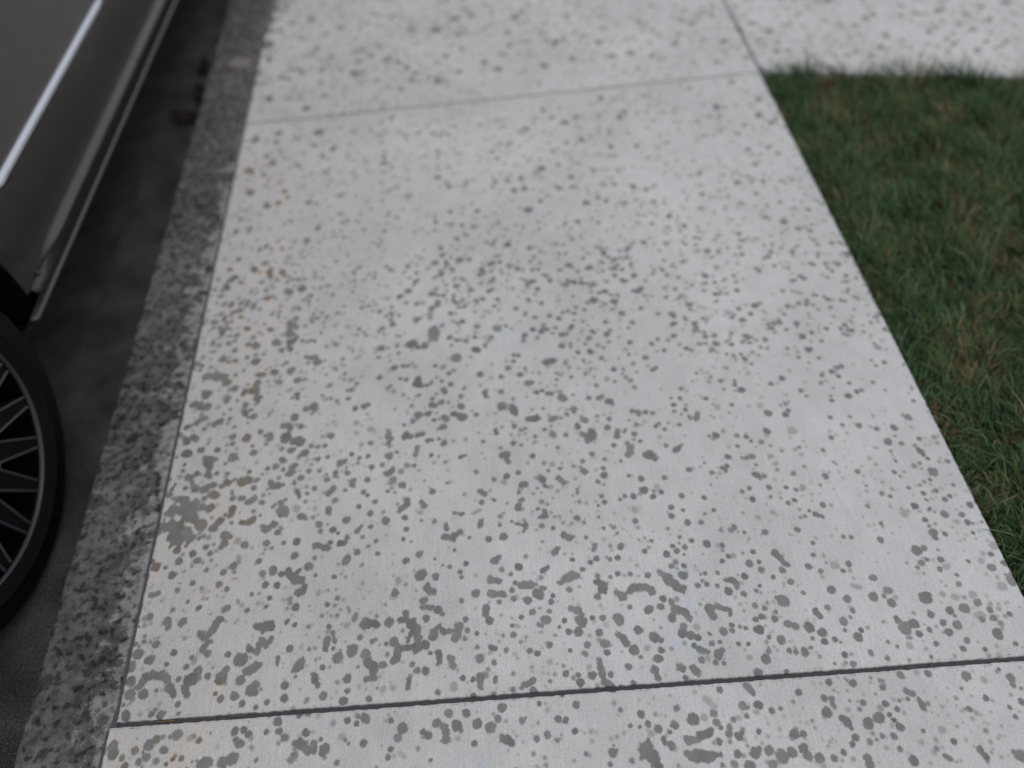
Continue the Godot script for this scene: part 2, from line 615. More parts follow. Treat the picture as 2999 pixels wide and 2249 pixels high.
func cp(o: float, y: float, s: float) -> Vector3:
	return Vector3(o, y, -s)

func side_at(y: float) -> float:
	for i in side_y.size() - 1:
		if y <= side_y[i + 1]:
			return lerpf(side_o[i], side_o[i + 1], clampf((y - side_y[i]) / (side_y[i + 1] - side_y[i]), 0.0, 1.0))
	return side_o[side_o.size() - 1]

func plan(s: float) -> float:       # how far the flank draws in towards the nose and tail
	var a := maxf(0.0, s - 2.4)
	var b := maxf(0.0, 0.2 - s)
	return -0.075 * a * a - 0.06 * b * b

func belt(s: float) -> float:
	if s > 2.3:
		return 0.93 - 0.16 * pow((s - 2.3) / 1.35, 1.6)
	if s < 0.0:
		return 0.93 + 0.02 * s
	return 0.93

func flip_side(p: Vector3, left: bool) -> Vector3:
	return Vector3(-1.80 - p.x, p.y, p.z) if left else p

func door_cut(y: float) -> float:     # rear edge of the rear door follows the wheel arch
	if y > 0.62:
		return 0.372
	return sqrt(maxf(0.472 * 0.472 - (y - AXLE_Y) * (y - AXLE_Y), 0.01))

func door_mesh(from_arch: bool, s0: float, s1: float, left: bool) -> ArrayMesh:
	var st := start()
	var rows := []
	for i in side_y.size():
		var y := side_y[i]
		var a := door_cut(y) + 0.004 if from_arch else s0
		var row := PackedVector3Array()
		row.append(flip_side(cp(side_at(y) - 0.016 + plan(a), y, a + 0.0008), left))
		row.append(flip_side(cp(side_at(y) - 0.0012 + plan(a), y, a), left))
		for k in 29:
			var s := lerpf(a + 0.008, s1 - 0.008, (k - 2) / 24.0)
			if k < 2:
				s = a + 0.0015 + 0.003 * k
			elif k > 26:
				s = s1 - 0.0045 + 0.003 * (k - 27)
			var hem := smoothstep(0.03, 0.13, s - a) if from_arch else 1.0
			row.append(flip_side(cp(lerpf(minf(side_at(y), side_at(maxf(y, 0.35)) - 0.0004), side_at(y), hem) + plan(s), y, s), left))
		row.append(flip_side(cp(side_at(y) - 0.0015 + plan(s1), y, s1), left))
		row.append(flip_side(cp(side_at(y) - 0.016 + plan(s1), y, s1 - 0.0008), left))
		rows.append(row)
	var inner := PackedVector3Array()
	for p in rows[0]:
		inner.append(p + Vector3(0.02 if left else -0.02, 0.004, 0))
	rows.push_front(inner)
	sheet(st, rows, left)
	return done(st)

# the panel round a wheel: rays from the arch opening out to the panel's border
func wing_mesh(rear: bool, left: bool) -> ArrayMesh:
	var st := start()
	var axle := 0.0 if rear else WHEELBASE
	var rows := []
	for k in 73:
		var th := lerpf(deg_to_rad(-4.0), deg_to_rad(184.0), k / 72.0)
		var dir := Vector2(cos(th), sin(th))
		var t := 0.42
		while t < 1.6:
			var s := axle + dir.x * t
			var y := AXLE_Y + dir.y * t
			var front_stop: float = door_cut(y) if rear else 3.66
			var rear_stop: float = -1.02 if rear else 2.352
			if rear and dir.x < 0.0:
				front_stop = 9.0
			if y > belt(s) or s > front_stop or s < rear_stop or (y < 0.292 and t > 0.44):
				break
			t += 0.002
		var row := PackedVector3Array()
		var last := maxf(t, 0.425)
		row.append(flip_side(cp(side_at(maxf(AXLE_Y + dir.y * 0.416, 0.35)) - 0.005 + plan(axle), AXLE_Y + dir.y * 0.416, axle + dir.x * 0.416), left))
		for j in 17:
			var q := j / 16.0
			var tt := lerpf(0.42, last, q * q * 0.5 + q * 0.5)
			var y := AXLE_Y + dir.y * tt
			var s := axle + dir.x * tt
			var bulge := 0.0015 * exp(-(tt - 0.42) / 0.03)
			row.append(flip_side(cp(side_at(maxf(y, 0.35)) + plan(s) + bulge, y, s), left))
		var e: Vector3 = row[row.size() - 1]
		row.append(e + Vector3(0.014 if left else -0.014, 0, 0))
		rows.append(row)
	sheet(st, rows, not left)
	return done(st)

func rocker_mesh(left: bool) -> ArrayMesh:
	var st := start()
	var rows := []
	for p in [[0.300, -0.060], [0.282, -0.052], [0.271, -0.038], [0.2715, -0.029], [0.2750, -0.0240], [0.2745, -0.0195], [0.2720, -0.0165], [0.268, -0.0155], [0.2645, -0.0178], [0.258, -0.028], [0.24, -0.056], [0.17, -0.11], [0.165, -0.2]]:
		var row := PackedVector3Array()
		for k in 33:
			var s0 := 0.45 if float(p[0]) > 0.28 or (float(p[0]) > 0.2705 and float(p[1]) < -0.0235) else 0.372
			var s := lerpf(s0, WHEELBASE - 0.40, k / 32.0)
			var closing := 0.010 * (exp(-(s - s0) / 0.003) + exp(-(WHEELBASE - 0.40 - s) / 0.003))
			row.append(flip_side(cp(float(p[1]) - closing, float(p[0]), s), left))
		for k in [1, 2, 3]:
			var s1 := 0.45 if float(p[0]) > 0.28 or (float(p[0]) > 0.2705 and float(p[1]) < -0.0235) else 0.372
			var s: float = s1 + 0.004 * k
			var closing := 0.010 * exp(-(s - s1) / 0.003)
			row.insert(k, flip_side(cp(float(p[1]) - closing, float(p[0]), s), left))
		rows.append(row)
	sheet(st, rows, not left)
	return done(st)

func moulding_mesh(s0: float, s1: float, left: bool) -> ArrayMesh:
	var st := start()
	var rows := []
	for k in 29:
		var s := lerpf(s0, s1, k / 28.0)
		var end := minf(s - s0, s1 - s)
		var fat := sqrt(clampf(1.0 - pow(1.0 - minf(end / 0.012, 1.0), 2.0), 0.02, 1.0))
		var row := PackedVector3Array()
		for j in 9:
			var a := lerpf(-PI / 2, PI / 2, j / 8.0)
			var y := 0.487 + sin(a) * 0.0120 * fat
			row.append(flip_side(cp(side_at(y) + plan(s) - 0.001 + cos(a) * 0.0125 * fat, y, s), left))
		rows.append(row)
	# extra rows close to the ends round them off
	sheet(st, rows, left)
	return done(st)

func lathe(st: SurfaceTool, profile: Array, seg := 96) -> void:     # (radius, outward) round the axle
	var rows := []
	for p in profile:
		var row := PackedVector3Array()
		for k in seg + 1:
			var a := TAU * k / seg
			row.append(Vector3(p[1], p[0] * sin(a), -p[0] * cos(a)))
		rows.append(row)
	sheet(st, rows)

func spoke_face(r: float) -> float:
	return lerpf(-0.036, -0.013, clampf((r - 0.05) / 0.18, 0.0, 1.0))

func opening_half(r: float) -> float:      # half width of a wheel opening at radius r
	var q := r - 0.136
	if q < 0.008:
		return sqrt(maxf(0.0, 0.008 * 0.008 - (0.008 - q) * (0.008 - q)))
	return 0.008 + (q - 0.008) / 0.086 * 0.0245

func build_wheel(paint: Dictionary) -> Node3D:
	var wheel := Node3D.new()
	wheel.name = "wheel"
	var st := start()
	var pr := [[0.2382, -0.014], [0.2405, -0.006], [0.247, -0.0015], [0.262, 0.0015], [0.2625, 0.003], [0.265, 0.003], [0.2655, 0.0018], [0.285, 0.002], [0.3, -0.002], [0.312, -0.009], [0.320, -0.018], [0.3255, -0.03], [0.3275, -0.045]]
	for g in [0.062, 0.095, 0.128]:
		pr.append_array([[0.328, -g], [0.3215, -g - 0.001], [0.3215, -g - 0.009], [0.328, -g - 0.010]])
	pr.append_array([[0.3275, -0.155], [0.325, -0.175], [0.315, -0.195], [0.285, -0.207], [0.24, -0.2]])
	lathe(st, pr, 128)
	put("tyre", done(st), paint.rubber, wheel)
	st = start()
	lathe(st, [[0.2385, -0.014], [0.2383, -0.007], [0.2368, -0.0048], [0.2352, -0.0055], [0.2342, -0.010], [0.2338, -0.013]], 128)
	put("rim_edge", done(st), paint.rim_edge, wheel)
	st = start()
	lathe(st, [[0.2339, -0.0125], [0.230, -0.016], [0.228, -0.02], [0.222, -0.06], [0.214, -0.09], [0.214, -0.19], [0.10, -0.192]], 96)
	put("rim", done(st), paint.barrel, wheel)
	# a spoke is the metal between two openings
	var pitch := TAU / 17.0
	var poly := PackedVector2Array()
	var outline := PackedVector2Array()
	var radii := [0.136, 0.1365, 0.138, 0.1405, 0.144, 0.150, 0.16, 0.175, 0.19, 0.205, 0.22, 0.2285]
	for k in 5:
		poly.append(Vector2.from_angle(pitch * k / 4.0) * 0.04)
	for r in [0.07, 0.1]:
		poly.append(Vector2.from_angle(pitch) * r)
	for r in radii:
		poly.append(Vector2.from_angle(pitch - opening_half(r) / r) * r)
	var far := radii[radii.size() - 1] as float
	for k in [1, 2, 3]:
		poly.append(Vector2.from_angle(lerpf(pitch - opening_half(far) / far, opening_half(far) / far, k / 4.0)) * (far + 0.001))
	for i in radii.size():
		var r: float = radii[radii.size() - 1 - i]
		poly.append(Vector2.from_angle(opening_half(r) / r) * r)
	for r in [0.1, 0.07]:
		poly.append(Vector2.from_angle(0) * r)
	st = start()
	st.set_smooth_group(1)
	var idx := Geometry2D.triangulate_polygon(poly)
	var front := func(q: Vector2) -> Vector3: return Vector3(spoke_face(q.length()), q.y, -q.x)
	for k in idx.size() / 3:
		tri(st, front.call(poly[idx[3 * k]]), front.call(poly[idx[3 * k + 1]]), front.call(poly[idx[3 * k + 2]]))
	st.set_smooth_group(2)
	for i in range(6, poly.size() - 2):
		var a: Vector3 = front.call(poly[i])
		var b: Vector3 = front.call(poly[i + 1])
		var back := Vector3(-0.03, 0, 0)
		tri(st, a, b, b + back)
		tri(st, a, b + back, a + back)
	var spoke := done(st)
	for i in radii.size():
		var r: float = radii[radii.size() - 1 - i]
		outline.append(Vector2.from_angle(opening_half(r) / r) * r)
	for i in range(1, radii.size()):
		outline.append(Vector2.from_angle(-opening_half(radii[i]) / radii[i]) * radii[i])
	var path := PackedVector3Array()
	for q in outline:
		path.append(Vector3(spoke_face(q.length()) + 0.0012, q.y, -q.x))
	st = start()
	tube(st, path, 0.0027, 8)
	var bead := done(st)
	for k in 17:
		var a := put("spoke", spoke, paint.rim_dark, wheel)
		# openings sit at -37, -58, -79 ... degrees
		a.rotation.x = deg_to_rad(-57.9) + pitch * k
		var b := put("opening_edge", bead, paint.rim_edge, wheel)
		b.rotation.x = deg_to_rad(-57.9) + pitch * k
	st = start()
	lathe(st, [[0.0005, -0.022], [0.025, -0.023], [0.033, -0.027], [0.036, -0.036], [0.042, -0.037], [0.05, -0.05]], 48)
	put("hub_cap", done(st), paint.rim_edge, wheel)
	st = start()
	lathe(st, [[0.05, -0.075], [0.075, -0.078], [0.08, -0.1], [0.145, -0.1], [0.147, -0.112], [0.145, -0.124], [0.06, -0.124]], 64)
	put("brake_disc", done(st), paint.disc, wheel)
	return wheel

func build_car() -> void:
	var paint := StandardMaterial3D.new()
	paint.albedo_color = Color(0.238, 0.224, 0.206)
	paint.metallic = 0.35
	paint.roughness = 0.38
	paint.clearcoat_enabled = true
	paint.clearcoat = 0.6
	paint.clearcoat_roughness = 0.06
	var chrome := plain(Color(0.76, 0.77, 0.80), 0.16, 1.0)
	var black := plain(Color(0.05, 0.05, 0.05), 0.85)
	var glass := plain(Color(0.03, 0.035, 0.04), 0.04)
	var wheel_paint := {"rubber": plain(Color(0.06, 0.06, 0.062), 0.85), "rim_dark": plain(Color(0.075, 0.08, 0.088), 0.5), "barrel": plain(Color(0.02, 0.021, 0.024), 0.8), "rim_edge": plain(Color(0.25, 0.26, 0.275), 0.45, 0.3), "disc": plain(Color(0.05, 0.05, 0.055), 0.7)}
	(wheel_paint.rim_dark as StandardMaterial3D).metallic_specular = 0.2
	(wheel_paint.rubber as StandardMaterial3D).metallic_specular = 0.25
	(wheel_paint.barrel as StandardMaterial3D).metallic_specular = 0.08
	(wheel_paint.disc as StandardMaterial3D).metallic_specular = 0.12
	black.metallic_specular = 0.15
	var car := thing("parked_car", "dark grey-brown car parked along the kerb, rear wheel and rear door showing", "car")
	car.position = at(-0.912, ROAD_Y, 0.685)
	car.rotation.y = deg_to_rad(-1.9)
	for left in [false, true]:
		put("rear_wing", wing_mesh(true, left), paint, car)
		put("front_wing", wing_mesh(false, left), paint, car)
		put("rear_door", door_mesh(true, 0.0, 1.269, left), paint, car)
		put("front_door", door_mesh(false, 1.272, 2.348, left), paint, car)
		put("rocker_panel", rocker_mesh(left), paint, car)
		put("side_moulding", moulding_mesh(0.50, 1.238, left), chrome, car)
		put("side_moulding", moulding_mesh(1.290, 2.335, left), chrome, car)
		for axle in [0.0, WHEELBASE]:
			var arch := start()
			var rows := []
			for w in [-0.034, -0.20, -0.36]:
				var row := PackedVector3Array()
				for k in 49:
					var th := lerpf(deg_to_rad(-12), deg_to_rad(192), k / 48.0)
					row.append(flip_side(cp(w, AXLE_Y + sin(th) * 0.4162, axle + cos(th) * 0.4162), left))
				rows.append(row)
			sheet(arch, rows)
			put("wheel_arch_liner", done(arch), black, car)
	var st := start()
	# floor and inner shell, so that no daylight comes through the joints
	box(st, cp(-1.70, 0.20, 0.43), cp(-0.10, 0.235, WHEELBASE - 0.43))
	box(st, cp(-1.44, 0.22, -0.95), cp(-0.38, 0.9, 0.43))
	box(st, cp(-1.44, 0.22, WHEELBASE - 0.43), cp(-0.38, 0.74, 3.55))
	box(st, cp(-0.10, 0.236, 0.46), cp(-0.085, 0.90, WHEELBASE - 0.44))
	box(st, cp(-1.715, 0.236, 0.46), cp(-1.70, 0.90, WHEELBASE - 0.44))
	put("underbody", done(st), black, car)
	# bonnet, boot lid and bumpers: cross sections from flank to flank
	var spans := {"bonnet": [2.12, 2.25, 2.4, 2.7, 3.0, 3.3, 3.5, 3.62, 3.66], "boot_lid": [-1.02, -0.98, -0.85, -0.7, -0.55, -0.42]}
	for part in spans:
		st = start()
		var rows := []
		for s in spans[part]:
			var row := PackedVector3Array()
			for k in 25:
				var q := lerpf(-1.0, 1.0, k / 24.0)
				var half: float = 0.90 + side_at(belt(s)) + plan(s)
				var crown: float = 0.055 * (1.0 - pow(absf(q), 2.6)) * clampf((3.75 - absf(s - 0.1)) / 0.5, 0.25, 1.0)
				row.append(cp(-0.90 + q * half, belt(s) + crown - 0.002, s))
			rows.append(row)
		sheet(st, rows)
		put(part, done(st), paint, car)
	for nose in [true, false]:
		st = start()
		var rows := []
		for p in [[0.19, -0.05], [0.24, 0.01], [0.34, 0.055], [0.45, 0.07], [0.56, 0.065], [0.66, 0.04], [0.74 if nose else 0.90, -0.12]]:
			var row := PackedVector3Array()
			for k in 25:
				var q := lerpf(-1.0, 1.0, k / 24.0)
				var s0: float = 3.655 if nose else -1.015
				var y: float = p[0]
				if y > 0.7:
					y = belt(s0) + 0.055 * (1.0 - pow(absf(q), 2.6)) * clampf((3.75 - absf(s0 - 0.1)) / 0.5, 0.25, 1.0)
				var half: float = 0.90 + side_at(clampf(y, 0.35, 0.93)) + plan(s0) - 0.001
				var out: float = (float(p[1]) + 0.12) * (1.0 - pow(absf(q), 5.0))
				row.append(cp(-0.90 + q * half, y, s0 + (out if nose else -out)))
			rows.append(row)
		sheet(st, rows, nose)
		put("front_bumper" if nose else "rear_bumper", done(st), paint, car)
	# greenhouse
	var roof := [[-0.45, 0.955], [-0.3, 1.06], [-0.1, 1.19], [0.1, 1.30], [0.3, 1.375], [0.6, 1.425], [1.0, 1.44], [1.4, 1.42], [1.6, 1.37], [1.8, 1.27], [2.0, 1.14], [2.2, 1.0], [2.28, 0.955]]
	var glass_rows := []
	var right_rows := []
	var left_rows := []
	for p in roof:
		var row := PackedVector3Array()
		var rise: float = (p[1] - 0.93) / 0.51
		for k in 17:
			var q := lerpf(-1.0, 1.0, k / 16.0)
			row.append(cp(-0.90 + q * (0.80 - 0.215 * rise), float(p[1]) - 0.045 * rise * pow(absf(q), 4.0), float(p[0])))
		glass_rows.append(row)
		for left in [false, true]:
			var low := flip_side(cp(-0.088, 0.925, float(p[0])), left)
			var high: Vector3 = row[0 if left else 16]
			(left_rows if left else right_rows).append(PackedVector3Array([low, low.lerp(high, 0.5) + Vector3(-0.012 if left else 0.012, 0, 0), high]))
	st = start()
	sheet(st, glass_rows.slice(3, 9))
	put("roof", done(st), paint, car)
	st = start()
	sheet(st, glass_rows.slice(0, 4))
	put("rear_window", done(st), glass, car)
	st = start()
	sheet(st, glass_rows.slice(8, 13))
	put("windscreen", done(st), glass, car)
	for rows in [right_rows, left_rows]:
		st = start()
		sheet(st, rows)
		put("side_window", done(st), glass, car)
	var wheel := build_wheel(wheel_paint)
	for axle in [0.0, WHEELBASE]:
		for left in [false, true]:
			var w: Node3D = wheel if axle == 0.0 and not left else wheel.duplicate()
			w.name = "wheel"
			car.add_child(w, true)
			w.position = flip_side(cp(0.0, AXLE_Y - 0.003, axle), left)
			if left:
				w.rotation.y = PI

# ---------------------------------------------------------------- litter
func leaf_mesh(length: float, width: float, curl: float, seed_: int) -> ArrayMesh:
	var n := FastNoiseLite.new()
	n.seed = seed_
	n.frequency = 30.0
	var st := start()
	for face in [1.0, -1.0]:
		var rows := []
		for i in 15:
			var t := i / 14.0
			var half := width * 0.5 * pow(sin(PI * pow(t, 0.85)), 0.8) * (1.0 + 0.5 * n.get_noise_2d(t, 3.0)) + 0.0006
			var row := PackedVector3Array()
			for k in 9:
				var q := lerpf(-1.0, 1.0, k / 8.0)
				var y := curl * (q * q * 0.9 + 0.7 * pow(t - 0.5, 2.0) * 4.0) * width * 0.5 + n.get_noise_2d(t * length, q * half) * 0.004 - 0.003 * (1.0 - absf(q)) * curl
				row.append(Vector3(q * half, y + 0.0003 * face, (0.5 - t) * length))
			rows.append(row)
		sheet(st, rows, face < 0.0)
	tube(st, PackedVector3Array([Vector3(0, 0.001, length * 0.5), Vector3(0.002, 0.003, length * 0.62), Vector3(0.006, 0.004, length * 0.74)]), 0.0009, 5)
	return done(st)

func build_litter() -> void:
	var pale := leaf_mesh(0.078, 0.052, -0.3, 7)
	var p := put("dry_leaf", pale, plain(Color(0.45, 0.435, 0.42), 0.9))
	p.position = at(-0.700, 0.012, 2.155)
	p.rotation = Vector3(0.05, 1.9, 0.1)
	tag(p, "pale curled dry leaf lying on the dark kerb", "leaf")
	var brown := [Color(0.09, 0.062, 0.052), Color(0.13, 0.095, 0.075), Color(0.07, 0.05, 0.048)]
	var places := [[-0.885, 2.26, 0.4, 0.085, "large dark brown leaf in the gutter against the kerb"], [-0.915, 2.13, 1.3, 0.095, "long brown leaf in the gutter, nearest of the leaves there"],
		[-0.86, 2.20, 2.4, 0.07, "small reddish brown leaf in the gutter touching the kerb face"], [-0.90, 2.42, 0.1, 0.08, "dark brown leaf in the gutter, farthest of the leaves there"]]
	for i in places.size():
		var q: Array = places[i]
		var l := put("dead_leaf", leaf_mesh(q[3], float(q[3]) * 0.5, 0.5, 20 + i), plain(brown[i % 3], 0.85))
		l.position = at(q[0], ROAD_Y + 0.009, q[1])
		l.rotation = Vector3(0.08, q[2], 0.12)
		tag(l, q[4], "leaf", "dead leaves in the gutter")
	# bits of dry grass caught in the near joint
	rng.seed = 88
	var st := start()
	for i in 16:
		var x := rng.randf_range(-0.62, -0.30) if i < 10 else rng.randf_range(0.5, 0.68)
		var d := 0.3005 - (x - JOINT_X) * 0.0238 + rng.randf_range(-0.004, 0.004)
		var a := rng.randf_range(-0.5, 0.5) + (PI / 2 if i % 3 == 0 else 0.0)
		var len_ := rng.randf_range(0.006, 0.02)
		tube(st, PackedVector3Array([at(x, -0.006, d), at(x + cos(a) * len_ * 0.5, -0.003, d + sin(a) * len_ * 0.3), at(x + cos(a) * len_, -0.005, d + sin(a) * len_ * 0.5)]), 0.0006, 5)
	var s := put("straw_bits", done(st), plain(Color(0.5, 0.42, 0.28), 0.9))
	s.set_meta("kind", "stuff")
	tag(s, "thin bits of dry straw caught in the near joint", "straw")

func _ready() -> void:
	var cam := Camera3D.new()
	cam.name = "camera"
	add_child(cam)
	cam.transform = Transform3D(Basis(Vector3(0.99556984, -0.04421951, 0.08297781), Vector3(0.09308578, 0.58795463, -0.80352), Vector3(-0.01325593, 0.80768433, 0.58946611)).orthonormalized(), Vector3(0, 1.2, 0))
	var lens := CameraAttributesPhysical.new()
	lens.frustum_focal_length = 23.147
	lens.frustum_near = 0.05
	lens.frustum_far = 900.0
	lens.frustum_focus_distance = 1.15
	lens.exposure_aperture = 0.98
	cam.attributes = lens
	cam.current = true

	var env := Environment.new()
	env.background_mode = Environment.BG_SKY
	var sky := ProceduralSkyMaterial.new()
	sky.sky_top_color = Color(0.84, 0.848, 0.88)
	sky.sky_horizon_color = Color(0.80, 0.80, 0.81)
	sky.sky_curve = 0.25
	sky.ground_horizon_color = Color(0.4, 0.4, 0.4)
	sky.ground_bottom_color = Color(0.2, 0.2, 0.2)
	sky.sky_energy_multiplier = 1.0
	env.sky = Sky.new()
	env.sky.sky_material = sky
	env.tonemap_mode = Environment.TONE_MAPPER_LINEAR
	env.tonemap_exposure = 1.2
	env.sdfgi_enabled = true
	env.ssao_enabled = true
	env.ssil_enabled = true
	var we := WorldEnvironment.new()
	we.name = "daylight"
	we.environment = env
	add_child(we)
	var sun := DirectionalLight3D.new()
	sun.name = "sun"
	sun.light_energy = 0.2
	sun.light_angular_distance = 24.0
	sun.light_color = Color(1.0, 0.98, 0.95)
	sun.shadow_enabled = true
	sun.rotation = Vector3(deg_to_rad(-62), deg_to_rad(60), 0)
	add_child(sun)

	relief = make_relief()
	build_pavement(soil())
	build_car()
	build_lawn()
	build_litter()

# ---------------------------------------------------------------- where the drops fell
func round_drops_a() -> PackedInt32Array:   # x, distance, radius in millimetres; a negative radius has half dried
	return PackedInt32Array([
		-310,878,5,-294,853,6,-290,818,-6,-197,802,4,-139,806,5,-141,858,5,-123,848,6,-56,810,5,-4,823,8,-84,832,7,15,775,5,36,767,4,-21,771,5,73,761,5,112,744,5,11,737,5,25,731,4,-46,747,4,24,755,-4,-14,729,4,
		53,748,4,51,735,-5,93,718,4,-262,767,6,-279,767,-5,-130,762,4,-103,754,-4,-80,755,-5,-265,738,5,-225,735,8,-210,742,4,-146,728,5,-284,726,4,-258,714,5,-238,717,5,-178,709,4,-140,711,-4,-169,697,-4,-63,683,5,-50,722,-3,
		44,705,5,33,692,-4,15,673,5,-7,668,6,-31,664,5,-14,656,-5,92,673,4,70,671,4,79,684,-5,-302,706,5,-265,688,6,-217,683,6,-200,671,7,-145,652,6,-264,656,4,-185,659,-4,-111,667,-4,-249,641,5,-209,632,3,-257,618,6,
		-230,601,7,-300,610,7,-195,604,5,-192,581,5,-165,595,4,-142,591,5,-256,593,5,-270,574,4,-246,564,5,-198,563,5,-258,556,4,-82,554,4,-48,547,7,-23,549,8,-34,622,4,-57,620,5,-25,588,5,-27,572,4,43,596,4,110,571,6,
		46,562,6,44,533,3,-278,546,6,-242,540,5,-170,532,7,-192,522,6,-143,520,3,-109,533,4,92,495,4,82,627,-4,-85,809,11,87,749,8,168,824,5,191,824,5,206,813,5,211,804,4,199,771,5,192,752,6,240,732,6,299,736,4,
		284,745,4,198,712,5,155,698,5,135,685,5,176,684,4,205,677,4,249,715,4,295,701,5,402,664,6,348,776,5,328,789,5,326,775,4,343,804,4,392,798,5,410,775,-6,438,778,4,502,750,8,533,744,6,488,711,7,534,706,-9,
		391,713,7,379,712,4,471,689,5,453,693,4,601,684,5,578,659,4,528,666,-5,535,655,-4,630,766,5,615,728,5,651,725,4,631,709,4,666,773,7,509,618,5,565,606,6,444,622,7,365,635,5,326,646,5,171,665,5,169,651,7,
		278,634,5,235,636,6,237,613,8,266,606,5,250,598,6,215,603,6,191,599,5,163,597,5,301,595,6,277,574,6,275,558,6,297,567,4,409,592,5,423,596,5,423,575,6,459,594,6,456,576,4,488,591,4,496,565,5,541,551,6,
		514,543,4,350,561,4,213,576,-7,210,555,6,153,547,4,300,542,7,323,540,5,377,526,5,392,514,4,423,539,-5,427,511,6,483,510,6,556,489,4,569,487,4,502,483,4,120,533,5,231,515,4,280,517,4,177,511,7,215,497,6,
		252,489,7,270,492,6,285,497,5,323,500,8,341,495,-5,348,495,5,397,478,5,354,474,5,363,475,-5,342,467,5,385,458,7,402,460,4,495,462,5,547,441,6,524,441,-8,481,443,6,535,430,5,546,430,-4,403,445,6,436,441,6,
		372,438,7,418,431,5,499,433,5,498,423,-4,133,493,6,155,489,5,168,490,6,121,487,4,106,476,5,164,462,5,184,460,5,150,458,4,129,462,5,213,454,6,255,467,6,276,465,5,271,449,9,445,660,6,512,1342,7,538,1325,-6,
		431,1323,9,387,1302,7,458,1284,9,353,1310,-8,354,1244,7,405,1231,6,491,1196,8,577,1243,6,603,1215,-5,564,1176,6,565,1197,-6,622,1161,5,627,1132,5,645,1127,-5,678,1170,6,707,1130,5,738,1124,5,652,1291,7,688,1269,10,714,1242,7,
		757,1301,8,740,1186,5,773,1187,6,433,1191,-5,428,1171,5,380,1149,5,356,1143,5,314,1142,7,501,1144,4,465,1100,5,469,1120,7,526,1070,6,478,1064,6,649,1083,5,722,1091,-5,371,1069,5,416,1042,7,436,1033,-4,516,1018,5,533,1026,-5,
		552,1022,7,345,1024,5,312,1044,5,373,1020,7,370,992,6,514,987,7,568,957,6,590,969,6,623,962,6,537,1001,6,365,960,6,428,950,6,447,951,6,445,930,7,476,924,5,548,929,6,624,928,7,626,892,8,600,876,5,659,912,5,
		679,942,5,646,936,5,729,931,6,621,1012,6,315,945,5,337,925,5,384,924,6,295,910,6,304,879,5,493,884,6,668,842,5,551,828,6,526,818,5,456,823,5,467,810,7,432,836,5,409,837,-5,351,826,5,580,795,5,677,802,5,
		-245,1360,6,-21,1402,8,-86,1409,7,100,1388,10,-122,1376,7,-86,1362,7,-35,1347,7,-60,1357,7,26,1354,6,-74,1313,7,214,1333,8,184,1331,6,263,1324,6,188,1292,5,-159,1256,-7,-48,1238,6,-112,1285,8,-189,1236,6,-230,1229,6,-144,1222,5,
		60,1195,7,175,1193,7,153,1179,5,260,1222,6,315,1227,8,153,1266,5,172,1260,5,118,1251,-5,92,1258,7,292,1163,6,314,1142,7,275,1167,7,272,1148,6,287,1131,7,318,1097,6,-171,1185,7,-127,1156,5,-82,1160,7,-26,1161,5,-49,1143,7,
		-189,1157,8,-208,1142,7,-170,1117,6,97,1127,6,215,1080,9,258,1071,8,269,1035,7,74,1100,5,8,1107,5,102,1084,5,46,1076,6,144,1053,5,192,1055,5,133,1037,6,115,1046,6,83,1046,6,-96,1079,6,-252,1104,6,-226,1095,6,-72,1053,6,
		-223,1063,7,-244,1055,6,-41,1035,7,1,1025,9,94,1007,8,56,998,7,76,1013,6,135,992,7,158,1011,6,227,981,7,198,993,5,-14,1003,6,-66,999,6,-48,1007,5,-87,1003,5,-246,1000,8,131,962,7,162,940,5,187,939,7,206,919,5,
		272,954,6,295,911,6,230,1015,6,-89,957,11,-47,972,9,-28,983,5,28,933,5,16,917,7,133,915,-6,38,897,6,0,895,6,-42,908,7,-134,940,5,-175,943,-5,-248,924,6,-193,911,5,-106,917,5,-103,890,6,-36,861,6,-4,859,6,
		66,849,5,-225,898,5,115,832,9,167,824,5,209,866,-6,-141,858,5,-124,847,6,-142,843,7,-85,834,7,-3,823,10,15,818,7,205,812,7,-407,1392,8,-431,1352,10,-574,1414,8,-600,1451,7,-606,1407,8,-527,1343,8,-489,1334,6,-467,1331,6,
		-467,1302,6,-456,1276,5,-546,1270,10,-587,1309,8,-619,1314,-6,-602,1277,8,-478,1253,10,-504,1239,5,-522,1227,6,-386,1193,-7,-428,1196,10,-458,1188,11,-504,1177,8,-614,1195,6,-624,1248,5,-587,1249,9,-473,1147,-6,-489,1124,-6,-557,1126,6,-537,1090,7,
		-559,1093,-5,-511,1075,-6,-485,1079,7,-470,1041,10,-514,1039,10,-557,1031,6,-580,1010,9,-552,1003,6,-528,1009,6,-509,995,10,-465,962,8,-491,959,7,-433,962,9,-416,936,8,-454,935,7,-499,937,9,-547,965,5,-542,928,7,-624,986,5,-561,946,8,
		-554,908,6,-414,900,6,-600,921,11,-516,882,6,-378,867,9,-379,978,9,-708,947,6,-455,936,7,-414,899,6,-498,938,9,
	])

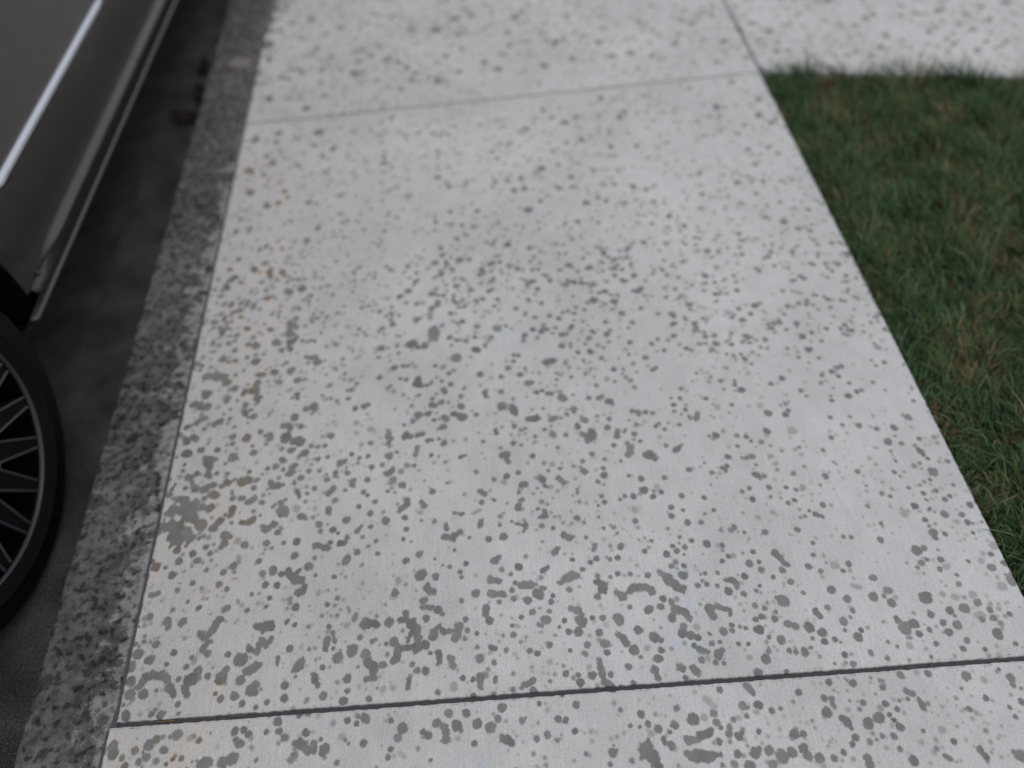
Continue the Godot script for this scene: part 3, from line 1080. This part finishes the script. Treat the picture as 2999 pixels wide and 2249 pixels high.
func round_drops_b() -> PackedInt32Array:   # x, distance, radius in millimetres; a negative radius has half dried
	return PackedInt32Array([
		-602,924,8,-594,924,6,-557,908,-9,-545,931,7,-543,855,5,-414,844,9,-571,887,-6,-400,821,6,-590,836,5,-576,810,-5,-531,811,7,-529,796,5,-502,805,10,-416,768,7,-387,758,8,-339,793,7,-375,774,5,-363,771,5,-349,771,5,-557,785,6,
		-589,788,7,-614,782,10,-485,771,7,-524,765,10,-390,706,7,-488,730,5,-530,729,5,-325,709,5,-361,743,5,-342,745,5,-318,729,7,-340,697,6,-476,694,5,-586,700,6,-362,680,5,-375,671,4,-322,652,5,-565,681,5,-496,674,6,-457,662,6,
		-416,639,12,-393,642,-7,-333,635,6,-382,625,7,-563,628,11,-349,607,6,-323,593,7,-345,592,5,-423,599,7,-440,580,7,-478,581,8,-385,578,8,-409,577,5,-491,590,-7,-547,583,7,-537,571,6,-598,584,8,-387,552,8,-352,543,5,-362,529,9,
		-492,542,8,-449,547,6,-508,533,6,-598,537,8,-538,540,5,-568,574,7,-558,559,7,-629,555,9,-637,565,6,-590,562,8,-612,552,5,-315,505,5,-308,566,7,-448,547,-5,-388,552,7,-352,543,5,-360,529,8,-422,527,9,-440,523,7,-407,520,6,
		-433,502,7,-412,501,7,-348,511,4,-315,505,5,-297,532,8,-279,546,6,-454,489,4,-423,479,5,-428,464,4,-458,461,5,-377,459,8,-376,429,5,-319,420,5,-290,420,-5,-268,398,5,-381,391,7,-349,387,4,-446,396,6,-310,384,4,-258,370,8,
		-279,379,11,-302,369,10,-286,335,8,-284,316,5,-289,302,7,-384,335,7,-381,315,7,-408,312,5,-426,306,4,-326,356,5,-321,313,7,-455,382,11,-453,348,8,-435,331,10,-428,338,6,-344,262,7,-405,269,5,-386,268,6,-377,258,6,-431,268,6,
		-440,275,6,-390,282,8,-304,272,-5,-442,255,6,-321,251,4,-284,246,4,-256,239,6,-315,236,9,-282,273,6,-268,268,5,-255,274,9,-250,302,5,-194,521,6,-169,532,7,-168,493,11,-143,488,7,-211,467,7,-101,493,5,-99,483,4,-101,443,5,
		-90,506,5,-42,508,7,-30,489,5,-15,480,5,-1,492,8,64,513,7,91,495,5,121,487,5,132,493,6,107,476,5,-38,434,5,9,432,8,-15,452,5,-10,439,-5,15,412,6,42,410,5,35,398,9,27,389,5,47,426,5,51,436,5,
		79,444,6,124,427,7,128,391,6,78,412,6,89,407,7,92,391,10,65,393,5,70,374,6,85,372,8,118,368,7,96,351,6,125,350,8,-78,386,4,-93,393,5,-56,404,8,-20,393,4,-20,377,6,-36,378,4,-163,449,7,-160,418,7,
		-139,432,8,-133,423,4,-221,418,9,-107,400,9,-95,411,6,-98,380,4,-154,362,4,-183,347,5,-176,337,7,-161,335,7,-229,351,7,-76,346,8,-54,338,5,-79,364,4,-33,355,5,16,345,5,4,350,5,36,356,6,34,330,-5,68,345,4,
		90,338,5,97,303,7,57,311,6,75,307,5,78,295,7,31,301,4,-104,319,5,-88,315,5,-27,295,5,-144,302,5,-228,314,-5,-118,307,-8,-57,291,4,-89,291,6,4,289,7,-215,267,5,-146,258,7,-127,270,7,-100,267,7,-46,270,7,
		-117,252,9,-110,243,4,-85,251,8,-65,244,9,-53,254,6,-17,249,5,11,270,4,37,246,7,48,244,6,67,263,7,18,226,6,2,222,5,32,217,4,60,227,5,84,225,-4,-91,224,5,-197,254,9,-205,242,7,-167,246,5,-160,241,7,
		-215,228,5,-255,239,5,-114,233,-4,123,427,6,291,429,5,307,430,5,363,408,6,339,416,8,444,420,6,505,400,7,458,400,4,525,383,7,422,389,10,414,396,4,390,381,5,489,372,5,506,348,8,174,405,5,128,391,5,204,397,8,
		237,380,8,243,407,6,230,412,6,224,400,7,181,366,8,118,367,7,204,352,9,213,347,5,253,366,6,274,362,-6,250,354,8,261,349,8,273,345,6,263,334,5,292,349,4,291,334,5,305,335,4,330,359,5,315,351,7,328,351,5,
		351,353,4,333,330,4,348,328,4,371,348,9,383,335,4,400,363,6,405,374,4,381,368,6,370,364,5,419,353,8,429,348,7,450,344,9,468,334,8,450,327,4,467,320,6,484,322,5,400,329,8,408,312,5,418,309,5,432,307,8,
		442,313,4,377,314,5,368,302,8,344,308,-5,491,298,5,96,350,5,126,350,7,125,336,6,91,337,5,203,319,8,211,332,6,190,337,-5,169,336,9,177,324,4,155,312,6,239,287,5,298,316,9,306,323,5,280,312,-5,270,311,6,
		290,305,5,303,303,4,96,303,7,94,317,-5,192,302,6,126,302,5,158,286,5,352,285,7,395,282,4,249,265,-4,287,264,5,403,250,6,439,239,6,453,260,6,486,256,5,315,240,7,338,238,7,317,224,4,333,229,-5,370,230,4,
		356,228,5,437,220,8,305,223,-4,238,226,10,254,228,-6,270,233,6,271,220,6,275,212,4,285,203,6,298,198,6,268,194,6,184,219,7,169,227,5,143,227,4,161,241,6,132,250,4,208,222,7,216,245,6,171,213,-5,199,195,7,
		189,200,4,112,194,7,72,195,4,105,178,4,137,180,5,291,175,6,315,175,9,323,179,5,380,193,8,392,193,5,329,202,4,337,175,8,353,168,11,369,170,8,386,174,8,390,164,8,406,160,8,337,157,8,305,158,9,283,162,6,
		427,157,6,443,164,5,265,163,4,461,202,7,456,208,6,662,704,6,691,694,5,723,693,7,757,711,7,701,664,7,723,658,5,688,601,5,624,609,5,700,568,4,754,594,10,744,580,4,697,533,7,674,521,-8,720,525,4,753,539,6,
		764,545,5,741,513,8,769,508,6,773,494,6,756,496,-5,704,506,5,662,555,4,617,541,5,627,506,4,615,477,7,708,480,9,708,471,6,726,477,5,785,434,5,776,411,8,764,424,-6,743,426,4,773,437,-5,800,417,6,667,454,10,
		681,456,6,678,435,5,667,431,6,657,424,4,692,417,6,700,433,6,703,420,-6,715,405,4,711,389,5,778,380,-8,777,395,-5,579,414,7,595,390,8,568,383,8,585,381,4,592,371,8,602,378,-5,650,373,12,679,376,-5,696,369,-7,
		726,370,-7,727,357,8,702,350,9,741,344,5,756,344,-5,768,335,5,722,330,6,741,330,6,678,349,7,647,345,6,598,329,11,614,334,9,592,341,6,616,318,6,634,322,5,660,331,6,680,326,8,663,315,7,736,306,9,674,289,5,
		684,301,5,706,285,4,756,289,5,636,301,5,594,302,-6,564,310,4,532,297,5,530,332,5,521,321,8,490,297,5,
	])

func round_drops_c() -> PackedInt32Array:   # x, distance, radius in millimetres; a negative radius has half dried
	return PackedInt32Array([
		499,283,5,471,286,3,484,283,-4,620,282,3,674,288,4,564,260,6,605,258,6,589,262,-5,660,250,8,684,242,-5,725,241,7,723,231,5,733,225,3,530,246,5,489,255,6,453,259,4,439,239,6,713,254,3,494,227,5,526,222,6,
		548,225,3,540,227,-3,646,233,3,675,216,5,683,212,-3,645,203,5,633,202,-3,643,191,-4,706,187,4,725,206,6,436,219,8,448,229,5,450,235,4,458,207,6,462,201,6,464,194,4,490,199,9,509,204,9,526,207,4,530,199,4,
		535,189,7,548,207,-3,524,192,-4,466,181,6,458,173,5,505,180,5,521,178,5,495,176,3,485,174,5,566,181,3,593,180,-6,579,167,-4,557,166,-4,603,163,5,442,164,5,427,157,5,408,159,6,474,154,6,474,144,7,505,164,-4,
		570,153,-5,682,142,4,661,138,-3,559,139,-3,672,165,-3,-559,519,5,-583,509,5,-513,512,6,-498,502,6,-562,486,4,-541,474,6,-621,467,6,-585,474,5,-565,451,8,-591,456,8,-587,446,6,-492,469,7,-458,462,5,-427,465,4,-426,432,11,
		-601,420,7,-623,425,5,-635,423,5,-628,407,9,-606,395,9,-569,403,6,-514,396,7,-539,392,4,-480,391,5,-460,382,11,-446,397,5,-431,402,7,-415,405,5,-578,385,4,-630,364,9,-635,387,9,-628,343,9,-606,342,9,-555,360,5,-535,358,12,
		-525,369,9,-545,378,6,-508,361,6,-486,355,11,-480,368,7,-455,349,9,-434,332,11,-430,341,7,-462,326,8,-482,324,6,-448,313,6,-425,306,4,-548,321,5,-578,325,-4,-587,311,6,-573,308,7,-545,308,4,-605,312,-4,-627,312,9,-660,309,9,
		-668,395,7,-634,329,4,-637,270,9,-634,260,9,-602,260,7,-571,273,7,-583,267,9,-558,258,7,-541,278,9,-520,270,-5,-506,266,5,-453,274,7,-440,276,5,-431,268,6,-405,269,4,-450,262,5,-445,256,7,-452,237,10,-466,231,9,-490,234,10,
		-499,233,7,-542,244,4,-583,250,7,-593,244,6,-619,252,6,-612,241,6,-551,238,4,-415,231,4,-476,1898,13,-587,1966,11,-210,1948,10,-541,1792,12,-546,1754,10,-433,1779,17,-440,1723,10,-389,1700,11,-414,1671,9,-564,1693,10,-547,1662,12,-476,1642,9,
		-562,1616,9,-406,1606,-11,-488,1760,-12,-603,1771,14,-298,1632,-11,-336,1768,-12,-376,1793,-10,-269,1744,-10,-84,1581,-9,-114,1543,10,-87,1501,9,-46,1502,-11,28,1506,7,60,1511,7,-332,1591,-8,-502,1541,8,-491,1516,7,-590,1549,14,-540,1490,11,-513,1500,9,
		-438,1490,10,-356,1509,-11,-253,1474,-8,-186,1483,-11,-355,1437,-11,-233,1820,9,-324,1872,7,181,1789,9,265,1745,9,234,1724,11,201,1752,8,128,1712,10,346,1822,10,381,1725,11,396,1751,10,326,1739,-11,461,1814,-10,596,1832,-11,717,1844,10,766,1753,10,
		747,1681,12,770,1645,10,698,1645,9,672,1611,8,618,1695,-11,581,1678,8,646,1742,9,529,1731,-10,266,1643,11,227,1639,8,338,1607,9,404,1597,9,482,1601,7,456,1584,-9,680,1544,8,731,1545,8,748,1517,7,492,1526,-7,338,1566,-9,151,1542,12,
		193,1551,8,244,1551,6,137,1529,-13,96,1508,9,220,1498,9,100,1469,10,75,1466,10,185,1460,9,222,1459,7,296,1459,-11,323,1455,8,366,1439,9,395,1424,8,539,1470,7,512,1462,-7,619,1421,10,653,1418,7,682,1417,8,726,1413,7,526,1390,7,
		701,1338,7,654,1374,7,681,1482,9,135,1418,7,102,1391,13,244,1396,11,276,1410,8,292,1396,7,337,1384,8,406,1379,8,512,1342,7,431,1324,9,651,1290,8,149,2291,15,115,2133,11,258,2130,15,9,2329,14,-43,2316,15,-103,2256,17,-35,2231,11,
		-182,2276,15,-469,2209,12,-563,2375,14,-501,2386,13,-401,2320,14,-251,2109,15,-217,2091,12,-78,2100,12,-179,1993,12,-102,1975,17,-40,2014,12,36,2051,13,74,2008,14,168,2144,10,209,2005,13,293,2028,13,409,2028,13,465,2032,15,521,2004,9,680,2167,12,
		625,2109,10,743,2050,12,170,2323,13,-476,1895,13,-587,1957,13,-543,2056,11,-420,2155,12,63,2256,-11,891,2086,16,880,1976,12,917,1974,10,1191,2115,11,1218,2124,11,1297,2106,11,1413,2116,14,1346,2115,12,1482,2083,11,1546,2119,12,1625,2127,16,1212,2005,12,
		1142,2024,-10,1251,1974,10,1346,2019,8,1379,1930,10,1376,1962,10,1463,1995,8,1441,2031,11,1436,1898,9,1476,1930,11,1532,1924,11,1332,1926,8,1111,2095,-12,1067,2119,-12,997,2093,-12,942,2111,-14,1117,2228,15,
	])

func long_drops_a() -> PackedInt32Array:   # x, distance, x, distance, radius of drops that ran together
	return PackedInt32Array([
		-280,849,-267,857,5,-180,812,-159,823,7,-159,824,-145,825,3,-141,843,-135,841,5,-100,817,-93,814,6,15,817,22,806,7,41,790,59,788,7,89,783,98,787,6,-119,814,-115,805,5,-127,786,-117,790,6,-228,793,-225,772,5,-225,772,-228,758,4,
		-198,774,-193,782,6,-178,768,-165,777,6,-157,760,-145,759,4,-121,755,-121,750,5,-172,747,-173,739,4,-91,716,-82,721,4,-12,713,-2,717,7,-6,703,-2,697,5,-230,696,-219,702,6,-292,688,-292,681,6,52,662,59,643,6,60,641,63,638,4,
		87,654,96,644,6,17,645,27,647,5,12,637,11,631,4,-57,642,-51,637,5,-200,623,-192,631,6,-206,616,-200,623,3,-192,637,-192,631,5,-165,631,-159,624,5,14,615,18,617,5,6,601,10,607,6,-105,602,-91,603,4,-73,599,-60,604,-3,
		54,592,52,581,4,44,580,57,581,4,-64,575,-60,584,6,-122,585,-121,574,4,2,571,17,567,4,17,570,18,562,5,-126,560,-109,555,6,-109,559,-99,566,6,82,539,88,536,8,92,536,98,537,3,-272,595,-279,586,5,-301,568,-297,576,7,
		61,511,67,516,6,-44,508,-39,508,6,-299,532,-294,537,7,-311,732,-308,736,5,117,628,117,619,3,113,833,119,827,7,126,799,137,802,4,136,764,137,759,5,246,783,267,780,6,349,759,363,754,4,363,754,368,763,5,162,738,152,731,8,
		161,751,161,738,5,143,743,144,739,6,211,742,208,730,5,226,713,222,689,6,257,685,268,678,8,309,690,321,697,6,426,662,446,660,4,385,639,395,645,4,132,666,139,660,5,523,535,532,530,5,431,472,446,450,6,235,459,251,444,6,
		130,507,134,518,4,588,633,592,628,3,451,1248,459,1232,5,735,1222,747,1236,6,584,1130,590,1122,5,669,1103,679,1092,5,308,1092,324,1099,6,475,1024,492,1004,-5,381,1008,413,999,5,409,989,419,968,4,503,941,517,937,5,511,925,518,924,4,
		623,1038,631,1024,5,666,1031,667,1013,5,682,1037,688,1033,4,695,1029,707,1023,5,706,938,712,921,4,644,1052,658,1047,-6,758,1125,766,1119,5,6,1282,38,1284,9,-122,1250,-102,1237,8,-102,1237,-71,1243,8,-6,1235,21,1211,8,-16,1204,-6,1179,7,
		-117,1215,-95,1200,6,91,1177,115,1170,6,57,1171,74,1171,5,71,1149,104,1146,6,74,1143,76,1135,5,123,1144,156,1136,6,156,1136,177,1135,6,202,1174,222,1178,6,205,1153,200,1138,6,205,1135,216,1132,4,227,1116,244,1106,7,275,1194,296,1200,6,
		-108,1135,-79,1113,6,-77,1113,-77,1098,4,-60,1105,-38,1106,5,-24,1119,-2,1141,8,-148,1114,-117,1111,8,-179,1072,-153,1061,7,-136,1038,-136,1014,11,-109,1023,-87,1034,8,-182,999,-156,993,9,171,1064,168,1047,5,-216,946,-200,947,6,93,922,109,925,7,
		48,876,58,873,6,-170,910,-171,895,7,-159,890,-144,896,6,-121,878,-113,871,6,87,845,94,843,5,185,821,195,827,5,108,1208,124,1202,5,-472,1383,-453,1407,8,-516,1296,-497,1310,8,-512,1259,-505,1247,7,-607,1215,-580,1221,6,-546,1196,-524,1193,-6,
		-581,1168,-563,1155,6,-563,1155,-538,1153,7,-548,1164,-535,1146,4,-613,1139,-584,1132,4,-584,1132,-583,1103,7,-583,1103,-597,1085,6,-597,1085,-620,1114,6,-637,1169,-620,1167,6,-569,1061,-540,1057,7,-596,1028,-570,1049,5,-453,1070,-435,1106,8,-434,1060,-427,1039,8,
		-429,1039,-454,1018,6,-424,1042,-382,1032,5,-607,964,-577,969,8,-576,965,-563,966,5,-524,915,-500,923,6,-499,920,-491,898,6,-403,994,-384,995,6,-623,895,-596,898,6,-504,959,-486,958,5,-608,964,-567,961,8,-523,919,-493,916,5,-502,926,-491,897,7,
		-622,899,-594,892,8,-521,865,-500,856,6,-514,888,-510,863,5,-393,862,-369,867,7,-607,852,-595,861,6,-572,847,-561,854,6,-639,825,-621,846,6,-621,808,-604,819,7,-481,816,-458,808,5,-458,808,-458,786,6,-434,825,-421,821,6,-425,827,-423,799,9,
		-408,786,-399,787,10,-576,763,-562,764,8,-568,759,-565,737,7,-609,731,-590,735,6,-598,728,-595,717,6,-448,735,-429,749,7,-412,718,-406,731,7,-537,705,-517,714,6,-501,709,-489,711,9,-486,706,-468,708,4,-568,701,-555,707,7,-561,698,-545,686,7,
	])

func long_drops_b() -> PackedInt32Array:   # x, distance, x, distance, radius of drops that ran together
	return PackedInt32Array([
		-444,693,-421,694,6,-628,715,-632,697,5,-516,688,-514,675,5,-394,677,-391,669,5,-335,671,-321,668,5,-484,666,-473,672,6,-435,654,-415,663,5,-618,661,-595,661,12,-599,679,-616,685,8,-582,672,-573,663,10,-590,668,-593,621,14,-630,632,-603,630,12,
		-609,611,-602,601,12,-564,662,-553,661,8,-652,618,-637,621,6,-509,654,-510,629,6,-531,634,-539,616,7,-492,625,-478,621,5,-478,621,-468,632,6,-445,608,-431,614,8,-511,603,-517,585,7,-578,601,-555,605,6,-583,589,-574,603,4,-350,566,-332,559,7,
		-396,524,-388,510,7,-388,514,-376,524,4,-383,507,-373,503,8,-373,486,-365,491,8,-435,432,-417,430,9,-435,392,-427,407,6,-419,399,-412,412,4,-444,362,-428,370,5,-400,379,-398,367,4,-368,357,-361,369,7,-322,387,-320,401,6,-312,410,-309,396,4,
		-338,344,-337,337,7,-335,335,-331,329,5,-391,433,-388,438,5,-360,249,-343,248,6,-351,249,-339,239,8,-332,246,-331,237,6,-263,423,-260,415,8,-260,417,-244,417,8,-254,359,-246,345,8,-255,331,-242,331,5,-195,431,-193,423,6,-202,421,-189,418,6,
		-183,413,-175,401,8,-173,398,-175,389,7,-185,394,-189,386,6,-175,389,-173,371,8,-169,376,-160,377,7,-197,373,-179,377,5,-211,388,-209,380,7,-207,376,-207,364,7,-211,355,-207,362,7,-165,438,-150,437,5,-151,387,-147,396,7,-147,396,-137,405,4,
		-137,401,-131,392,5,-131,393,-111,394,5,-109,392,-114,381,7,-158,467,-148,462,8,-156,476,-154,469,4,-77,451,-72,454,6,-50,474,-37,468,7,-49,449,-33,447,7,-3,458,16,456,7,-9,465,-5,460,4,25,443,28,440,9,32,453,38,450,4,
		37,480,48,486,5,68,458,88,468,7,88,466,96,465,7,129,451,135,438,7,-63,416,-60,426,6,-141,362,-141,346,5,-121,350,-119,339,6,-77,320,-76,305,6,-52,315,-53,308,4,-9,300,7,306,5,109,321,115,294,5,115,294,126,280,6,
		-189,325,-190,314,4,-133,251,-134,234,7,-47,228,-37,222,7,-57,361,-49,358,4,126,449,138,448,4,138,447,136,434,5,179,432,196,436,7,196,436,213,429,8,155,432,165,423,7,237,454,247,442,7,247,442,262,428,9,340,433,352,431,5,
		355,429,355,421,5,151,391,154,381,7,247,394,259,387,7,259,387,267,378,7,299,391,305,376,7,315,390,332,386,6,334,385,333,377,4,148,361,160,349,7,94,399,96,384,6,111,323,113,311,6,114,307,114,294,5,121,288,121,281,7,
		232,305,238,299,6,254,301,259,292,6,270,328,284,322,4,195,305,198,290,5,328,267,336,255,5,262,255,272,242,-5,468,370,473,359,5,163,201,153,185,9,164,184,171,174,10,223,199,238,200,6,241,204,260,209,6,224,179,242,180,9,
		241,174,252,176,8,256,177,265,176,5,449,236,449,225,5,749,639,757,624,5,562,239,570,232,5,578,225,578,222,4,578,218,580,211,5,530,299,532,293,3,636,149,640,140,5,639,139,639,134,-3,583,147,588,143,4,-626,505,-614,508,5,
		-522,421,-502,450,7,-523,403,-515,414,6,-528,430,-526,421,6,-615,356,-609,373,7,-608,371,-584,368,7,-583,372,-567,352,7,-567,348,-559,338,7,-541,346,-535,334,6,-446,361,-431,369,7,-270,1653,-250,1625,8,-215,1742,-182,1712,-8,-153,1647,-95,1636,7,
		-76,1636,-44,1631,6,-172,1736,-80,1716,6,2,1754,39,1754,7,50,1725,87,1730,8,20,1617,45,1603,8,-608,1640,-597,1633,12,59,1659,85,1655,6,292,1517,346,1502,6,630,1744,665,1722,6,
	])
